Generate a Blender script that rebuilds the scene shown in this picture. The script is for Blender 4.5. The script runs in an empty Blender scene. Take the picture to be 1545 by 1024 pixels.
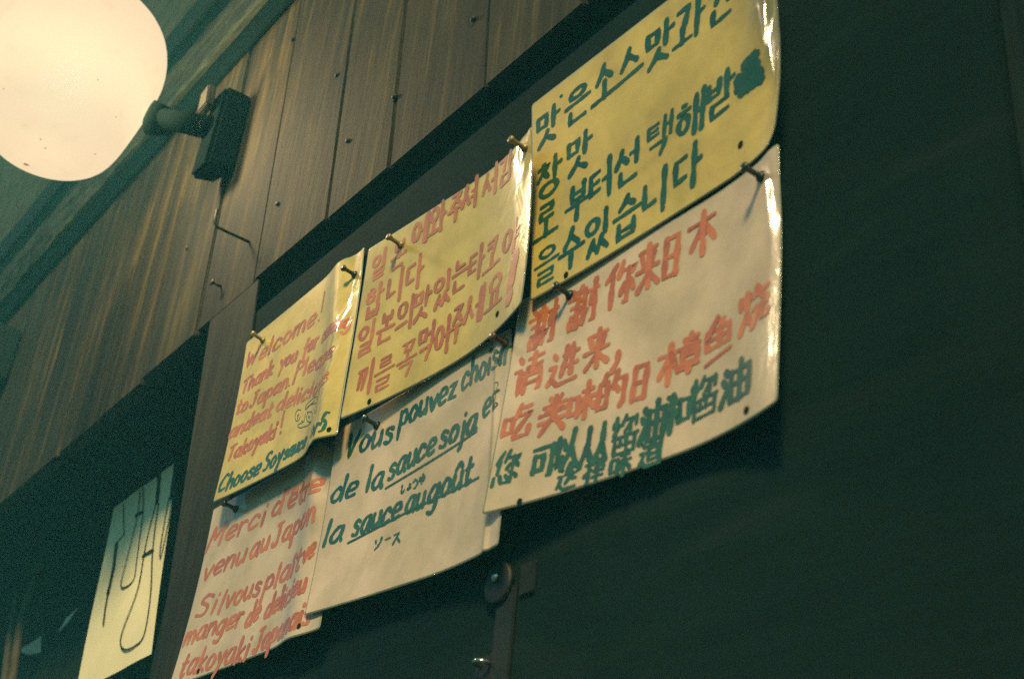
import bpy, bmesh, math, random, unicodedata
from mathutils import Vector, Matrix, noise
random.seed(7)
scn = bpy.context.scene
COL = scn.collection

# ------------------------------------------------------------------ camera
cam_d = bpy.data.cameras.new('camera')
cam = bpy.data.objects.new('camera', cam_d)
COL.objects.link(cam)
Fw = Vector((-.7097, .4786, .517)).normalized()
Rt = Vector((.5992, .796, .0858)).normalized()
Up = Rt.cross(Fw).normalized()
Rt = Fw.cross(Up)
M4 = Matrix((Rt, Up, -Fw)).transposed().to_4x4()
M4.translation = Vector((1.4597, -.5811, -.8791))
cam.matrix_world = M4
cam_d.sensor_width = 36
cam_d.lens = 49.15
cam_d.clip_start = .01
cam_d.clip_end = 300
cam_d.dof.use_dof = True
cam_d.dof.focus_distance = 1.45
cam_d.dof.aperture_fstop = 9.0
scn.camera = cam

# ------------------------------------------------------------------ light
SUN_DIR = Vector((.48, -.58, .66)).normalized()      # towards the light
world = bpy.data.worlds.new('World')
scn.world = world
world.use_nodes = True
nt = world.node_tree
bg = nt.nodes['Background']
sky = nt.nodes.new('ShaderNodeTexSky')
sky.sky_type = 'NISHITA'
sky.sun_disc = False
sky.sun_elevation = math.asin(SUN_DIR.z)
sky.sun_rotation = math.atan2(SUN_DIR.x, SUN_DIR.y)
sky.dust_density = 3.0
tint = nt.nodes.new('ShaderNodeMix')
tint.data_type = 'RGBA'
tint.blend_type = 'MULTIPLY'
tint.inputs[0].default_value = 1.0
tint.inputs[7].default_value = (.38, .98, 1.12, 1)
nt.links.new(sky.outputs[0], tint.inputs[6])
nt.links.new(tint.outputs[2], bg.inputs[0])
bg.inputs[1].default_value = .05
sun_d = bpy.data.lights.new('sun', 'SUN')
sun_d.energy = 4.0
sun_d.angle = math.radians(10)
sun_d.color = (1.0, .73, .36)
sun = bpy.data.objects.new('sun', sun_d)
COL.objects.link(sun)
sun.rotation_euler = SUN_DIR.to_track_quat('Z', 'Y').to_euler()
sun.location = SUN_DIR * 5
vs = scn.view_settings
vs.view_transform = 'Standard'
vs.look = 'None'
vs.exposure = 0.55
vs.gamma = 1.0
scn.cycles.use_denoising = False
scn.cycles.sample_clamp_indirect = 4

# ------------------------------------------------------------------ helpers
def tag(o, label=None, cat=None, group=None, kind=None):
    if label: o['label'] = label
    if cat: o['category'] = cat
    if group: o['group'] = group
    if kind: o['kind'] = kind
    return o
def link(name, me, mat=None, parent=None):
    o = bpy.data.objects.new(name, me)
    COL.objects.link(o)
    if mat is not None and len(me.materials) == 0: me.materials.append(mat)
    if parent is not None: o.parent = parent
    return o
def from_bm(name, bm, mat, parent=None, smooth=False):
    me = bpy.data.meshes.new(name)
    bmesh.ops.recalc_face_normals(bm, faces=bm.faces)
    bm.to_mesh(me); bm.free()
    if smooth: me.polygons.foreach_set('use_smooth', [True] * len(me.polygons))
    return link(name, me, mat, parent)
def empty(name, loc):
    o = bpy.data.objects.new(name, None)
    o.empty_display_size = .02
    o.location = loc
    COL.objects.link(o)
    return o
def add_box(bm, x0, x1, y0, y1, z0, z1, bevel=0, jit=0):
    r = bmesh.ops.create_cube(bm, size=1)
    for v in r['verts']:
        v.co = Vector(((x0 + x1) / 2 + v.co.x * (x1 - x0), (y0 + y1) / 2 + v.co.y * (y1 - y0), (z0 + z1) / 2 + v.co.z * (z1 - z0)))
        if jit: v.co += Vector([random.uniform(-jit, jit) for _ in range(3)])
    if bevel:
        es = list({e for v in r['verts'] for e in v.link_edges})
        bmesh.ops.bevel(bm, geom=es, offset=bevel, segments=2, affect='EDGES')
def add_lathe(bm, prof, mat4, seg=24, cap=True):
    rings = []
    for r, h in prof:
        if r < 1e-6: rings.append([bm.verts.new(mat4 @ Vector((0, 0, h)))])
        else: rings.append([bm.verts.new(mat4 @ Vector((r * math.cos(2 * math.pi * k / seg), r * math.sin(2 * math.pi * k / seg), h))) for k in range(seg)])
    for a, b in zip(rings, rings[1:]):
        for k in range(seg):
            k2 = (k + 1) % seg
            if len(a) == 1 and len(b) == 1: continue
            if len(a) == 1: bm.faces.new((a[0], b[k2], b[k]))
            elif len(b) == 1: bm.faces.new((a[k], a[k2], b[0]))
            else: bm.faces.new((a[k], a[k2], b[k2], b[k]))
    if cap:
        if len(rings[0]) > 1: bm.faces.new(rings[0][::-1])
        if len(rings[-1]) > 1: bm.faces.new(rings[-1])
def add_tube(bm, pts, rad, seg=10):
    pts = [Vector(p) for p in pts]
    rings = []
    ref = Vector((.3, .2, .93))
    for i, p in enumerate(pts):
        t = (pts[min(i + 1, len(pts) - 1)] - pts[max(i - 1, 0)]).normalized()
        a = t.cross(ref).normalized(); b = t.cross(a)
        r = rad[i] if isinstance(rad, (list, tuple)) else rad
        rings.append([bm.verts.new(p + a * r * math.cos(2 * math.pi * k / seg) + b * r * math.sin(2 * math.pi * k / seg)) for k in range(seg)])
    for a, b in zip(rings, rings[1:]):
        for k in range(seg): bm.faces.new((a[k], a[(k + 1) % seg], b[(k + 1) % seg], b[k]))
    bm.faces.new(rings[0][::-1]); bm.faces.new(rings[-1])

# ------------------------------------------------------------------ materials
def new_mat(name):
    m = bpy.data.materials.new(name)
    m.use_nodes = True
    n = m.node_tree
    return m, n, n.nodes['Principled BSDF']
def node(n, t, **kw):
    x = n.nodes.new(t)
    for k, v in kw.items():
        if k.startswith('i_'):
            key = k[2:]
            x.inputs[int(key) if key.isdigit() else key].default_value = v
        else: setattr(x, k, v)
    return x
def ramp(n, src, stops):
    r = n.nodes.new('ShaderNodeValToRGB')
    el = r.color_ramp.elements
    while len(el) < len(stops): el.new(.5)
    for e, (p, c) in zip(el, stops): e.position = p; e.color = (*c, 1)
    n.links.new(src, r.inputs[0])
    return r.outputs[0]
def mixc(n, blend, fac, a, b):
    m = node(n, 'ShaderNodeMix', data_type='RGBA', blend_type=blend)
    for i, v in ((0, fac), (6, a), (7, b)):
        if isinstance(v, (int, float)): m.inputs[i].default_value = v
        elif isinstance(v, tuple): m.inputs[i].default_value = (*v, 1)
        else: n.links.new(v, m.inputs[i])
    return m.outputs[2]
def wood(name, stops, along=(14, 14, 1.1), rough=.75, bump=.9, knots=True, spread=.7, spec=.25, grain=.75):
    m, n, b = new_mat(name)
    geo = node(n, 'ShaderNodeNewGeometry'); info = node(n, 'ShaderNodeObjectInfo')
    off = node(n, 'ShaderNodeVectorMath', operation='SCALE'); n.links.new(info.outputs['Location'], off.inputs[0])
    rnd = node(n, 'ShaderNodeCombineXYZ'); n.links.new(info.outputs['Random'], rnd.inputs[2])
    sc = node(n, 'ShaderNodeVectorMath', operation='SCALE'); n.links.new(rnd.outputs[0], sc.inputs[0]); sc.inputs['Scale'].default_value = 7
    add = node(n, 'ShaderNodeVectorMath', operation='ADD'); n.links.new(geo.outputs['Position'], add.inputs[0]); n.links.new(sc.outputs[0], add.inputs[1])
    mp = node(n, 'ShaderNodeMapping'); mp.inputs['Scale'].default_value = along; n.links.new(add.outputs[0], mp.inputs[0])
    n1 = node(n, 'ShaderNodeTexNoise', i_Scale=2.2, i_Detail=8.0, i_Roughness=.62, i_Distortion=.6); n.links.new(mp.outputs[0], n1.inputs['Vector'])
    n2 = node(n, 'ShaderNodeTexNoise', i_Scale=9.0, i_Detail=6.0, i_Roughness=.7); n.links.new(mp.outputs[0], n2.inputs['Vector'])
    n3 = node(n, 'ShaderNodeTexNoise', i_Scale=3.0, i_Detail=4.0); n.links.new(add.outputs[0], n3.inputs['Vector'])
    c = ramp(n, n1.outputs[0], stops)
    c = mixc(n, 'MULTIPLY', grain, c, ramp(n, n2.outputs[0], [(.34, (.22, .23, .22)), (.6, (1, 1, 1))]))
    c = mixc(n, 'MULTIPLY', spread, c, ramp(n, n3.outputs[0], [(.33, (.22, .26, .25)), (.62, (1.0, 1.0, 1.0))]))
    tone = ramp(n, info.outputs['Random'], [(0, (.55, .62, .6)), (.35, (1.1, 1.0, .85)), (.65, (.72, .76, .72)), (1, (1.0, .95, .85))])
    c = mixc(n, 'MULTIPLY', 1.0, c, tone)
    if knots:
        ms = node(n, 'ShaderNodeMapping'); ms.inputs['Scale'].default_value = (26, 26, 1.6); n.links.new(add.outputs[0], ms.inputs[0])
        st = node(n, 'ShaderNodeTexNoise', i_Scale=1.0, i_Detail=5.0, i_Roughness=.75, i_Distortion=1.2); n.links.new(ms.outputs[0], st.inputs['Vector'])
        c = mixc(n, 'MULTIPLY', .9, c, ramp(n, st.outputs[0], [(.34, (.22, .26, .25)), (.46, (.8, .82, .8)), (.6, (1, 1, 1))]))
        bl = node(n, 'ShaderNodeTexNoise', i_Scale=16.0, i_Detail=4.0, i_Roughness=.6); mb = node(n, 'ShaderNodeMapping'); mb.inputs['Scale'].default_value = (1.6, 1, .7); n.links.new(add.outputs[0], mb.inputs[0]); n.links.new(mb.outputs[0], bl.inputs['Vector'])
        c = mixc(n, 'MULTIPLY', .9, c, ramp(n, bl.outputs[0], [(.27, (.2, .22, .2)), (.36, (1, 1, 1))]))
        vo = node(n, 'ShaderNodeTexVoronoi', i_Scale=7.0); mk = node(n, 'ShaderNodeMapping'); mk.inputs['Scale'].default_value = (1.5, .5, .6)
        n.links.new(add.outputs[0], mk.inputs[0]); n.links.new(mk.outputs[0], vo.inputs['Vector'])
        c = mixc(n, 'MULTIPLY', .85, c, ramp(n, vo.outputs['Distance'], [(.04, (.12, .11, .09)), (.09, (.55, .5, .42)), (.15, (1, 1, 1))]))
    n.links.new(c, b.inputs['Base Color'])
    b.inputs['Roughness'].default_value = rough
    b.inputs['Specular IOR Level'].default_value = spec
    bp = node(n, 'ShaderNodeBump', i_Strength=bump, i_Distance=.004); n.links.new(n2.outputs[0], bp.inputs['Height'])
    n.links.new(bp.outputs[0], b.inputs['Normal'])
    return m
WOOD = wood('weathered_plank', [(.3, (.009, .010, .006)), (.5, (.042, .033, .013)), (.70, (.150, .105, .034))])
BEAM = wood('rough_beam', [(.3, (.015, .022, .016)), (.55, (.07, .08, .05)), (.75, (.18, .18, .11))], along=(1.2, 12, 12), bump=1.0, knots=False)
BOARD = wood('dark_board', [(.3, (.005, .015, .018)), (.55, (.006, .018, .021)), (.78, (.015, .025, .025))], along=(1.0, 8, 9), rough=.85, bump=.12, knots=False, spread=.5, spec=.05, grain=.22)
POSTWOOD = wood('dark_post_wood', [(.3, (.010, .014, .011)), (.7, (.045, .038, .022))], bump=.6)
DARK = wood('tarred_wood', [(.3, (.010, .022, .022)), (.7, (.018, .032, .031))], bump=.3, knots=False, spec=.06)
BLOCK = wood('dark_block_wood', [(.3, (.012, .016, .012)), (.7, (.04, .036, .024))], bump=.5, knots=False, spec=.1)
STICK = wood('pale_stick_wood', [(.3, (.05, .045, .03)), (.7, (.11, .09, .055))], bump=.3, knots=False)
def plain(name, col, rough=.5, metal=0, spec=.5, vary=.25, scale=60):
    m, n, b = new_mat(name)
    no = node(n, 'ShaderNodeTexNoise', i_Scale=scale, i_Detail=4.0)
    g = node(n, 'ShaderNodeNewGeometry'); n.links.new(g.outputs['Position'], no.inputs['Vector'])
    n.links.new(mixc(n, 'MULTIPLY', vary, col, ramp(n, no.outputs[0], [(.3, (.3, .3, .3)), (.7, (1, 1, 1))])), b.inputs['Base Color'])
    b.inputs['Roughness'].default_value = rough; b.inputs['Metallic'].default_value = metal; b.inputs['Specular IOR Level'].default_value = spec
    return m
PLASTER = plain('green_grey_plaster', (.055, .066, .045), .9, spec=.1, vary=.7, scale=22)
IRON = plain('dark_iron', (.004, .010, .009), .9, spec=.02)
BLACK = plain('shade_black_wood', (.004, .010, .010), .95, spec=.01)  # near-black puts shade into the colour, under the beam and at the lamp mount
RUST = plain('brown_iron', (.014, .015, .012), .6, metal=.2, vary=.8)
STEEL = plain('worn_steel', (.5, .47, .4), .22, metal=1, vary=.3)
RUSTSPOT = plain('rust_spot', (.12, .045, .02), .8)      # stain on lit glass: its own emission imitates the lamp glow behind
RUSTSPOT.node_tree.nodes['Principled BSDF'].inputs['Emission Color'].default_value = (.42, .16, .05, 1)
RUSTSPOT.node_tree.nodes['Principled BSDF'].inputs['Emission Strength'].default_value = .7
ASPHALT = plain('asphalt', (.05, .05, .05), .9, vary=.5)
PIN_MAT = {'brass': plain('tarnished_brass_pin', (.30, .22, .10), .45, metal=.4, vary=.5, scale=300), 'black': plain('black_plastic_pin', (.012, .022, .019), .3), 'red': plain('brown_plastic_pin', (.10, .03, .02), .35)}
HOLE = plain('hole_black', (.006, .012, .01), .9, spec=.05)
def laminate(name, base, mott, vary, wr=1.0, coat=1.0, ink=False):
    """paper or ink under a glossy laminate, wrinkled a little"""
    m, n, b = new_mat(name)
    g = node(n, 'ShaderNodeNewGeometry')
    no = node(n, 'ShaderNodeTexNoise', i_Scale=vary, i_Detail=5.0, i_Roughness=.65); n.links.new(g.outputs['Position'], no.inputs['Vector'])
    c = mixc(n, 'MIX', ramp(n, no.outputs[0], [(.35, (0, 0, 0)), (.68, (1, 1, 1))]), base, mott)
    if ink:
        at = node(n, 'ShaderNodeAttribute', attribute_name='ink')
        c = mixc(n, 'MIX', at.outputs['Fac'], c, ink)
    else:                                       # age stains in the sheet
        sn = node(n, 'ShaderNodeTexNoise', i_Scale=9.0, i_Detail=6.0, i_Roughness=.6, i_Distortion=.5); n.links.new(g.outputs['Position'], sn.inputs['Vector'])
        c = mixc(n, 'MULTIPLY', .75, c, ramp(n, sn.outputs[0], [(.34, (.62, .66, .55)), (.6, (1, 1, 1))]))
    n.links.new(c, b.inputs['Base Color'])
    b.inputs['Roughness'].default_value = .6; b.inputs['Specular IOR Level'].default_value = .2
    b.inputs['Coat Weight'].default_value = coat; b.inputs['Coat Roughness'].default_value = .11; b.inputs['Coat IOR'].default_value = 1.55
    mp = node(n, 'ShaderNodeMapping'); mp.inputs['Scale'].default_value = (38, 30, 24); mp.inputs['Rotation'].default_value = (0, .6, 0)
    n.links.new(g.outputs['Position'], mp.inputs[0])
    w1 = node(n, 'ShaderNodeTexNoise', i_Scale=1.0, i_Detail=3.0, i_Roughness=.55, i_Distortion=.8); n.links.new(mp.outputs[0], w1.inputs['Vector'])
    bp = node(n, 'ShaderNodeBump', i_Strength=.16 * wr, i_Distance=.0030); n.links.new(w1.outputs[0], bp.inputs['Height'])
    n.links.new(bp.outputs[0], b.inputs['Coat Normal'])
    return m
PAPER = {'yellow': laminate('yellow_paper', (.62, .455, .115), (.50, .355, .09), 30), 'cream': laminate('cream_paper', (.57, .43, .295), (.48, .355, .24), 26)}
FILM = laminate('laminate_film', (.30, .30, .18), (.24, .25, .16), 40)
INK = {'red': laminate('red_marker', (.36, .085, .030), (.26, .058, .024), 140, ink=(.50, .15, .05)), 'green': laminate('green_marker', (.004, .042, .026), (.008, .060, .036), 140, ink=(.014, .085, .045))}
POSTER = plain('pale_poster_paper', (.62, .56, .36), .8, spec=.1, vary=.15, scale=14)
BLACKINK = plain('black_ink', (.012, .022, .02), .8, spec=.1)
SCRAP = plain('scrap_paper', (.5, .5, .38), .8, vary=.2)

SHEETS = {
    'W': {'base': 0.007, 'dl': (0.002, 0.007), 'dr': (0.0, 0.002), 'ur': 0.55, 'tr': 0, 'bot': 0.012, 'tilt': -0.001, 'ridge': [(0.86, 0.1, 0.006, 0.01)], 'facet': (0.93, 0.4, 0.07, 0.55, 0, -0.13), 'crumple': (0.92, 0.4, 0.06, 0.55, 0.0045), 'xz': [(0.0207, -0.0085), (0.2935, 0.0007), (0.3446, -0.262), (0.0678, -0.2483)]},
    'K1': {'base': 0.005, 'dl': (0.002, 0.019), 'dr': (0.003, 0.019), 'ur': 0.55, 'tr': 0.014, 'bot': 0.004, 'tilt': 0.027, 'ridge': [], 'facet': (0.9, 0.1, 0.05, 0.1, 0, 0), 'crumple': (0.96, 0.07, 0.06, 0.13, 0.003), 'xz': [(0.3635, -0.053), (0.6676, -0.0826), (0.6474, -0.2499), (0.3523, -0.2493)]},
    'K2': {'base': 0.005, 'dl': (0.0, 0.008), 'dr': (0.012, 0.018), 'ur': 0.78, 'tr': 0.02, 'bot': 0.004, 'tilt': 0.026, 'ridge': [], 'facet': (0.945, 0.52, 0.065, 0.32, 0.15, 0.24), 'crumple': (0.93, 0.55, 0.07, 0.28, 0.0045), 'xz': [(0.6374, -0.0291), (0.9699, -0.0385), (0.9341, -0.2381), (0.6448, -0.2417)]},
    'M': {'base': 0.0035, 'dl': (0.002, 0.006), 'dr': (0.0, 0.003), 'ur': 0.5, 'tr': 0, 'bot': 0.014, 'tilt': 0, 'ridge': [(0.84, 0.08, 0.007, 0.005)], 'facet': (0.9, 0.15, 0.05, 0.2, -0.1, -0.2), 'crumple': (0.9, 0.1, 0.06, 0.35, 0.005), 'xz': [(0.0227, -0.2354), (0.3193, -0.2449), (0.3668, -0.465), (0.0493, -0.4578)]},
    'V': {'base': 0.0055, 'dl': (0.003, 0.006), 'dr': (0.001, 0.012), 'ur': 0.6, 'tr': 0, 'bot': 0.012, 'tilt': 0, 'ridge': [(0.93, 0.012, 0.0014, 0.002)], 'facet': (0.9, 0.1, 0.05, 0.1, 0, 0), 'crumple': (0.93, 0.3, 0.02, 0.5, 0.0004), 'xz': [(0.3087, -0.2384), (0.6052, -0.2451), (0.6503, -0.4682), (0.338, -0.4464)]},
    'C': {'base': 0.0075, 'dl': (0.002, 0.02), 'dr': (0.01, 0.016), 'ur': 0.64, 'tr': 0.004, 'bot': 0.004, 'tilt': 0, 'ridge': [], 'facet': (0.965, 0.2, 0.04, 0.22, 0.15, 0.1), 'crumple': (0.96, 0.2, 0.03, 0.25, 0.001), 'xz': [(0.6189, -0.2262), (0.9352, -0.2487), (0.9345, -0.4545), (0.6274, -0.4369)]},
}
# hand-lettered characters: sheet, ink, height mm, pen mm, characters, centres (u, v) on the sheet
CHARS = [
    ('C', 'red', 34, 3.6, '謝謝你来日本', [(0.121, 0.19), (0.281, 0.187), (0.423, 0.172), (0.523, 0.158), (0.608, 0.157), (0.713, 0.14)]),
    ('C', 'red', 31, 3.6, '请进来,', [(0.086, 0.403), (0.228, 0.435), (0.351, 0.422), (0.437, 0.493)]),
    ('C', 'red', 28, 3.6, '吃美味的日本章鱼烧', [(0.073, 0.62), (0.206, 0.643), (0.315, 0.635), (0.419, 0.64), (0.518, 0.645), (0.612, 0.632), (0.68, 0.616), (0.779, 0.607), (0.906, 0.586)]),
    ('C', 'green', 27, 3.6, '您可以从酱油和酱油', [(0.068, 0.814), (0.199, 0.835), (0.277, 0.824), (0.376, 0.842), (0.48, 0.843), (0.57, 0.833), (0.652, 0.836), (0.74, 0.82), (0.846, 0.826)]),
    ('C', 'green', 19, 3.4, '选择味道', [(0.288, 0.935), (0.381, 0.946), (0.472, 0.953), (0.567, 0.954)]),
    ('K2', 'green', 29, 3.6, '맛은소스맛과간', [(0.073, 0.18), (0.201, 0.177), (0.312, 0.164), (0.412, 0.183), (0.526, 0.182), (0.635, 0.175), (0.752, 0.204)]),
    ('K2', 'green', 29, 3.6, '창맛', [(0.078, 0.446), (0.206, 0.428)]),
    ('K2', 'green', 28, 3.6, '로부터선택해받#', [(0.066, 0.652), (0.2, 0.655), (0.298, 0.636), (0.406, 0.636), (0.527, 0.61), (0.643, 0.613), (0.75, 0.613), (0.846, 0.61)]),
    ('K2', 'green', 29, 3.6, '을수있습니다', [(0.069, 0.869), (0.176, 0.856), (0.287, 0.863), (0.402, 0.869), (0.518, 0.854), (0.636, 0.833)]),
    ('K1', 'red', 24, 2.7, '일본에와주셔서감', [(0.093, 0.151), (0.21, 0.16), (0.331, 0.093), (0.432, 0.081), (0.538, 0.083), (0.616, 0.068), (0.729, 0.075), (0.824, 0.079)]),
    ('K1', 'red', 27, 2.9, '합니다', [(0.089, 0.365), (0.213, 0.349), (0.321, 0.333)]),
    ('K1', 'red', 26, 2.9, '일본의맛있는타코야', [(0.077, 0.576), (0.182, 0.568), (0.29, 0.551), (0.379, 0.546), (0.492, 0.531), (0.582, 0.507), (0.672, 0.501), (0.761, 0.516), (0.877, 0.524)]),
    ('K1', 'red', 28, 3.0, '끼를꼭먹어주세요', [(0.106, 0.818), (0.204, 0.837), (0.322, 0.819), (0.424, 0.786), (0.512, 0.808), (0.586, 0.779), (0.674, 0.752), (0.795, 0.752)]),
    ('V', 'green', 9, 1.7, 'しょうゆ', [(0.458, 0.522), (0.49, 0.521), (0.521, 0.521), (0.557, 0.517)]),
    ('V', 'green', 11, 1.9, 'ソース', [(0.353, 0.75), (0.404, 0.749), (0.451, 0.756)]),
]
# words: sheet, ink, x-height mm, pen mm, word, baseline start and end (u, v)
WORDS = [
    ('W', 'red', 13.0, 2.9, 'Welcome', (0.025, 0.194), (0.656, 0.238)),
    ('W', 'red', 11, 2.3, 'Thank', (0.033, 0.357), (0.313, 0.364)),
    ('W', 'red', 11, 2.3, 'you', (0.366, 0.369), (0.519, 0.388)),
    ('W', 'red', 11, 2.3, 'for', (0.565, 0.389), (0.694, 0.393)),
    ('W', 'red', 11, 2.3, 'coming', (0.731, 0.4), (0.972, 0.434)),
    ('W', 'red', 11, 2.3, 'to', (0.016, 0.477), (0.123, 0.496)),
    ('W', 'red', 11, 2.3, 'Japan.', (0.139, 0.496), (0.499, 0.521)),
    ('W', 'red', 11, 2.3, 'Please', (0.516, 0.492), (0.914, 0.582)),
    ('W', 'red', 11, 2.3, 'and', (-0.003, 0.617), (0.192, 0.628)),
    ('W', 'red', 11, 2.3, 'eat', (0.197, 0.627), (0.367, 0.635)),
    ('W', 'red', 11, 2.3, 'delicious', (0.397, 0.626), (0.921, 0.719)),
    ('W', 'red', 11, 2.3, 'Takoyaki', (0.03, 0.772), (0.444, 0.783)),
    ('W', 'green', 12, 2.8, 'Choose', (0.02, 0.955), (0.367, 0.959)),
    ('W', 'green', 12, 2.8, 'Soy', (0.383, 0.961), (0.539, 0.951)),
    ('W', 'green', 10, 2.4, 'sauce', (0.548, 0.947), (0.741, 0.95)),
    ('W', 'green', 10, 2.2, 'or', (0.803, 0.949), (0.916, 0.969)),
    ('W', 'green', 11, 2.3, 'S', (0.911, 0.98), (0.947, 0.964)),
    ('M', 'red', 13.5, 3.2, 'Merci', (0.006, 0.24), (0.479, 0.261)),
    ('M', 'red', 13.5, 3.2, "d'être", (0.51, 0.24), (0.904, 0.276)),
    ('M', 'red', 13, 3.2, 'venu', (0.028, 0.429), (0.369, 0.428)),
    ('M', 'red', 13, 3.2, 'au', (0.386, 0.428), (0.53, 0.423)),
    ('M', 'red', 13, 3.2, 'Japon', (0.548, 0.43), (0.893, 0.42)),
    ('M', 'red', 13, 3.2, 'Sil', (0.036, 0.635), (0.264, 0.667)),
    ('M', 'red', 13, 3.2, 'vous', (0.27, 0.656), (0.529, 0.661)),
    ('M', 'red', 13, 3.0, 'plaît', (0.545, 0.66), (0.83, 0.651)),
    ('M', 'red', 13, 3.0, 've', (0.836, 0.642), (0.9, 0.609)),
    ('M', 'red', 12.5, 3.2, 'manger', (0.009, 0.774), (0.444, 0.791)),
    ('M', 'red', 12.5, 3.2, 'de', (0.463, 0.815), (0.558, 0.798)),
    ('M', 'red', 12.5, 3.0, 'delicieu', (0.593, 0.809), (0.887, 0.782)),
    ('M', 'red', 14, 3.2, 'takoyaki', (0.047, 0.952), (0.547, 0.994)),
    ('M', 'red', 13, 3.2, 'Japonais', (0.567, 0.982), (0.94, 0.946)),
    ('V', 'green', 15, 3.3, 'Vous', (0.082, 0.196), (0.373, 0.233)),
    ('V', 'green', 14.5, 3.1, 'pouvez', (0.398, 0.184), (0.722, 0.189)),
    ('V', 'green', 14.5, 3.1, 'choisir', (0.741, 0.171), (0.999, 0.157)),
    ('V', 'green', 14, 3.3, 'de', (0.02, 0.417), (0.183, 0.446)),
    ('V', 'green', 14, 3.3, 'la', (0.235, 0.449), (0.337, 0.458)),
    ('V', 'green', 14, 3.3, 'sauce', (0.36, 0.44), (0.617, 0.412)),
    ('V', 'green', 14, 3.3, 'soja', (0.632, 0.404), (0.834, 0.407)),
    ('V', 'green', 14, 3.0, 'et', (0.858, 0.373), (0.941, 0.363)),
    ('V', 'green', 14, 3.3, 'la', (0.02, 0.65), (0.14, 0.653)),
    ('V', 'green', 14, 3.3, 'sauce', (0.189, 0.662), (0.458, 0.658)),
    ('V', 'green', 14, 3.3, 'au', (0.477, 0.658), (0.581, 0.656)),
    ('V', 'green', 14, 3.3, 'goût', (0.591, 0.653), (0.823, 0.642)),
]
# single pen lines: sheet, ink, pen mm, points (u, v)
LINES = [
    ('V', 'green', 2.6, [(0.356, 0.479), (0.601, 0.446), (0.832, 0.417)]),
    ('V', 'green', 2.6, [(0.177, 0.689), (0.542, 0.648), (0.859, 0.645)]),
    ('K2', 'green', 3.0, [(0.13, 0.074), (0.136, 0.076)]),
    ('C', 'red', 3.2, [(0.737, 0.707), (0.775, 0.693), (0.824, 0.68)]),
    ('W', 'red', 3.2, [(0.707, 0.094), (0.701, 0.148), (0.695, 0.199)]),
    ('W', 'red', 3.0, [(0.677, 0.239), (0.68, 0.244)]),
    ('W', 'red', 4.2, [(0.48, 0.662), (0.478, 0.704), (0.478, 0.744)]),
    ('W', 'red', 4.2, [(0.481, 0.777), (0.481, 0.782)]),
    ('K1', 'red', 15, [(0.916, 0.65), (0.907, 0.734), (0.897, 0.806)]),
    ('K1', 'red', 13, [(0.9, 0.859), (0.896, 0.89)]),
    ('W', 'green', 1.05, [(0.67, 0.733), (0.679, 0.706), (0.743, 0.706), (0.806, 0.739), (0.821, 0.774), (0.722, 0.73), (0.67, 0.733)]),
    ('W', 'green', 1.05, [(0.806, 0.739), (0.836, 0.726)]),
    ('W', 'green', 1.05, [(0.685, 0.726), (0.768, 0.727)]),
    ('W', 'green', 1.05, [(0.806, 0.739), (0.855, 0.834), (0.793, 0.812)]),
    ('W', 'green', 1.05, [(0.686, 0.75), (0.701, 0.764), (0.691, 0.758)]),
    ('W', 'green', 1.05, [(0.778, 0.787), (0.809, 0.808)]),
    ('W', 'green', 1.05, [(0.707, 0.764), (0.751, 0.789), (0.77, 0.839), (0.719, 0.82), (0.692, 0.784), (0.707, 0.764)]),
    ('W', 'green', 1.05, [(0.714, 0.787), (0.727, 0.797), (0.722, 0.803), (0.71, 0.79)]),
    ('W', 'green', 1.05, [(0.677, 0.76), (0.674, 0.8), (0.651, 0.783), (0.661, 0.801), (0.639, 0.795), (0.624, 0.8), (0.645, 0.82), (0.68, 0.829), (0.719, 0.84), (0.767, 0.841)]),
    ('W', 'green', 1.05, [(0.629, 0.719), (0.6, 0.706), (0.585, 0.728), (0.599, 0.761), (0.622, 0.771), (0.633, 0.755)]),
    ('W', 'green', 1.05, [(0.604, 0.743), (0.614, 0.733), (0.611, 0.759)]),
]
HOLES = {'W': [(0.962, 0.967)], 'K1': [(0.145, 0.967), (0.827, 0.904)], 'K2': [(0.829, 0.887), (0.155, 0.972)], 'C': [(0.13, 0.986), (0.889, 0.959)], 'M': [(0.199, 0.962), (0.886, 0.953)]}
PINS = [('W', 'brass', (0.175, 0.086)), ('W', 'black', (0.927, 0.115)), ('K1', 'brass', (0.22, 0.108)), ('K1', 'brass', (0.962, 0.093)), ('C', 'black', (0.225, 0.107)), ('C', 'black', (0.932, 0.079)), ('V', 'black', (0.27, 0.106)), ('V', 'red', (0.974, 0.068)), ('M', 'black', (0.212, 0.082)), ('M', 'black', (0.931, 0.04))]
# ------------------------------------------------------------------ setting
bm = bmesh.new(); add_box(bm, -9, 9, -9, 9, -2.6, -2.5)
tag(from_bm('ground', bm, ASPHALT), kind='structure')

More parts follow.
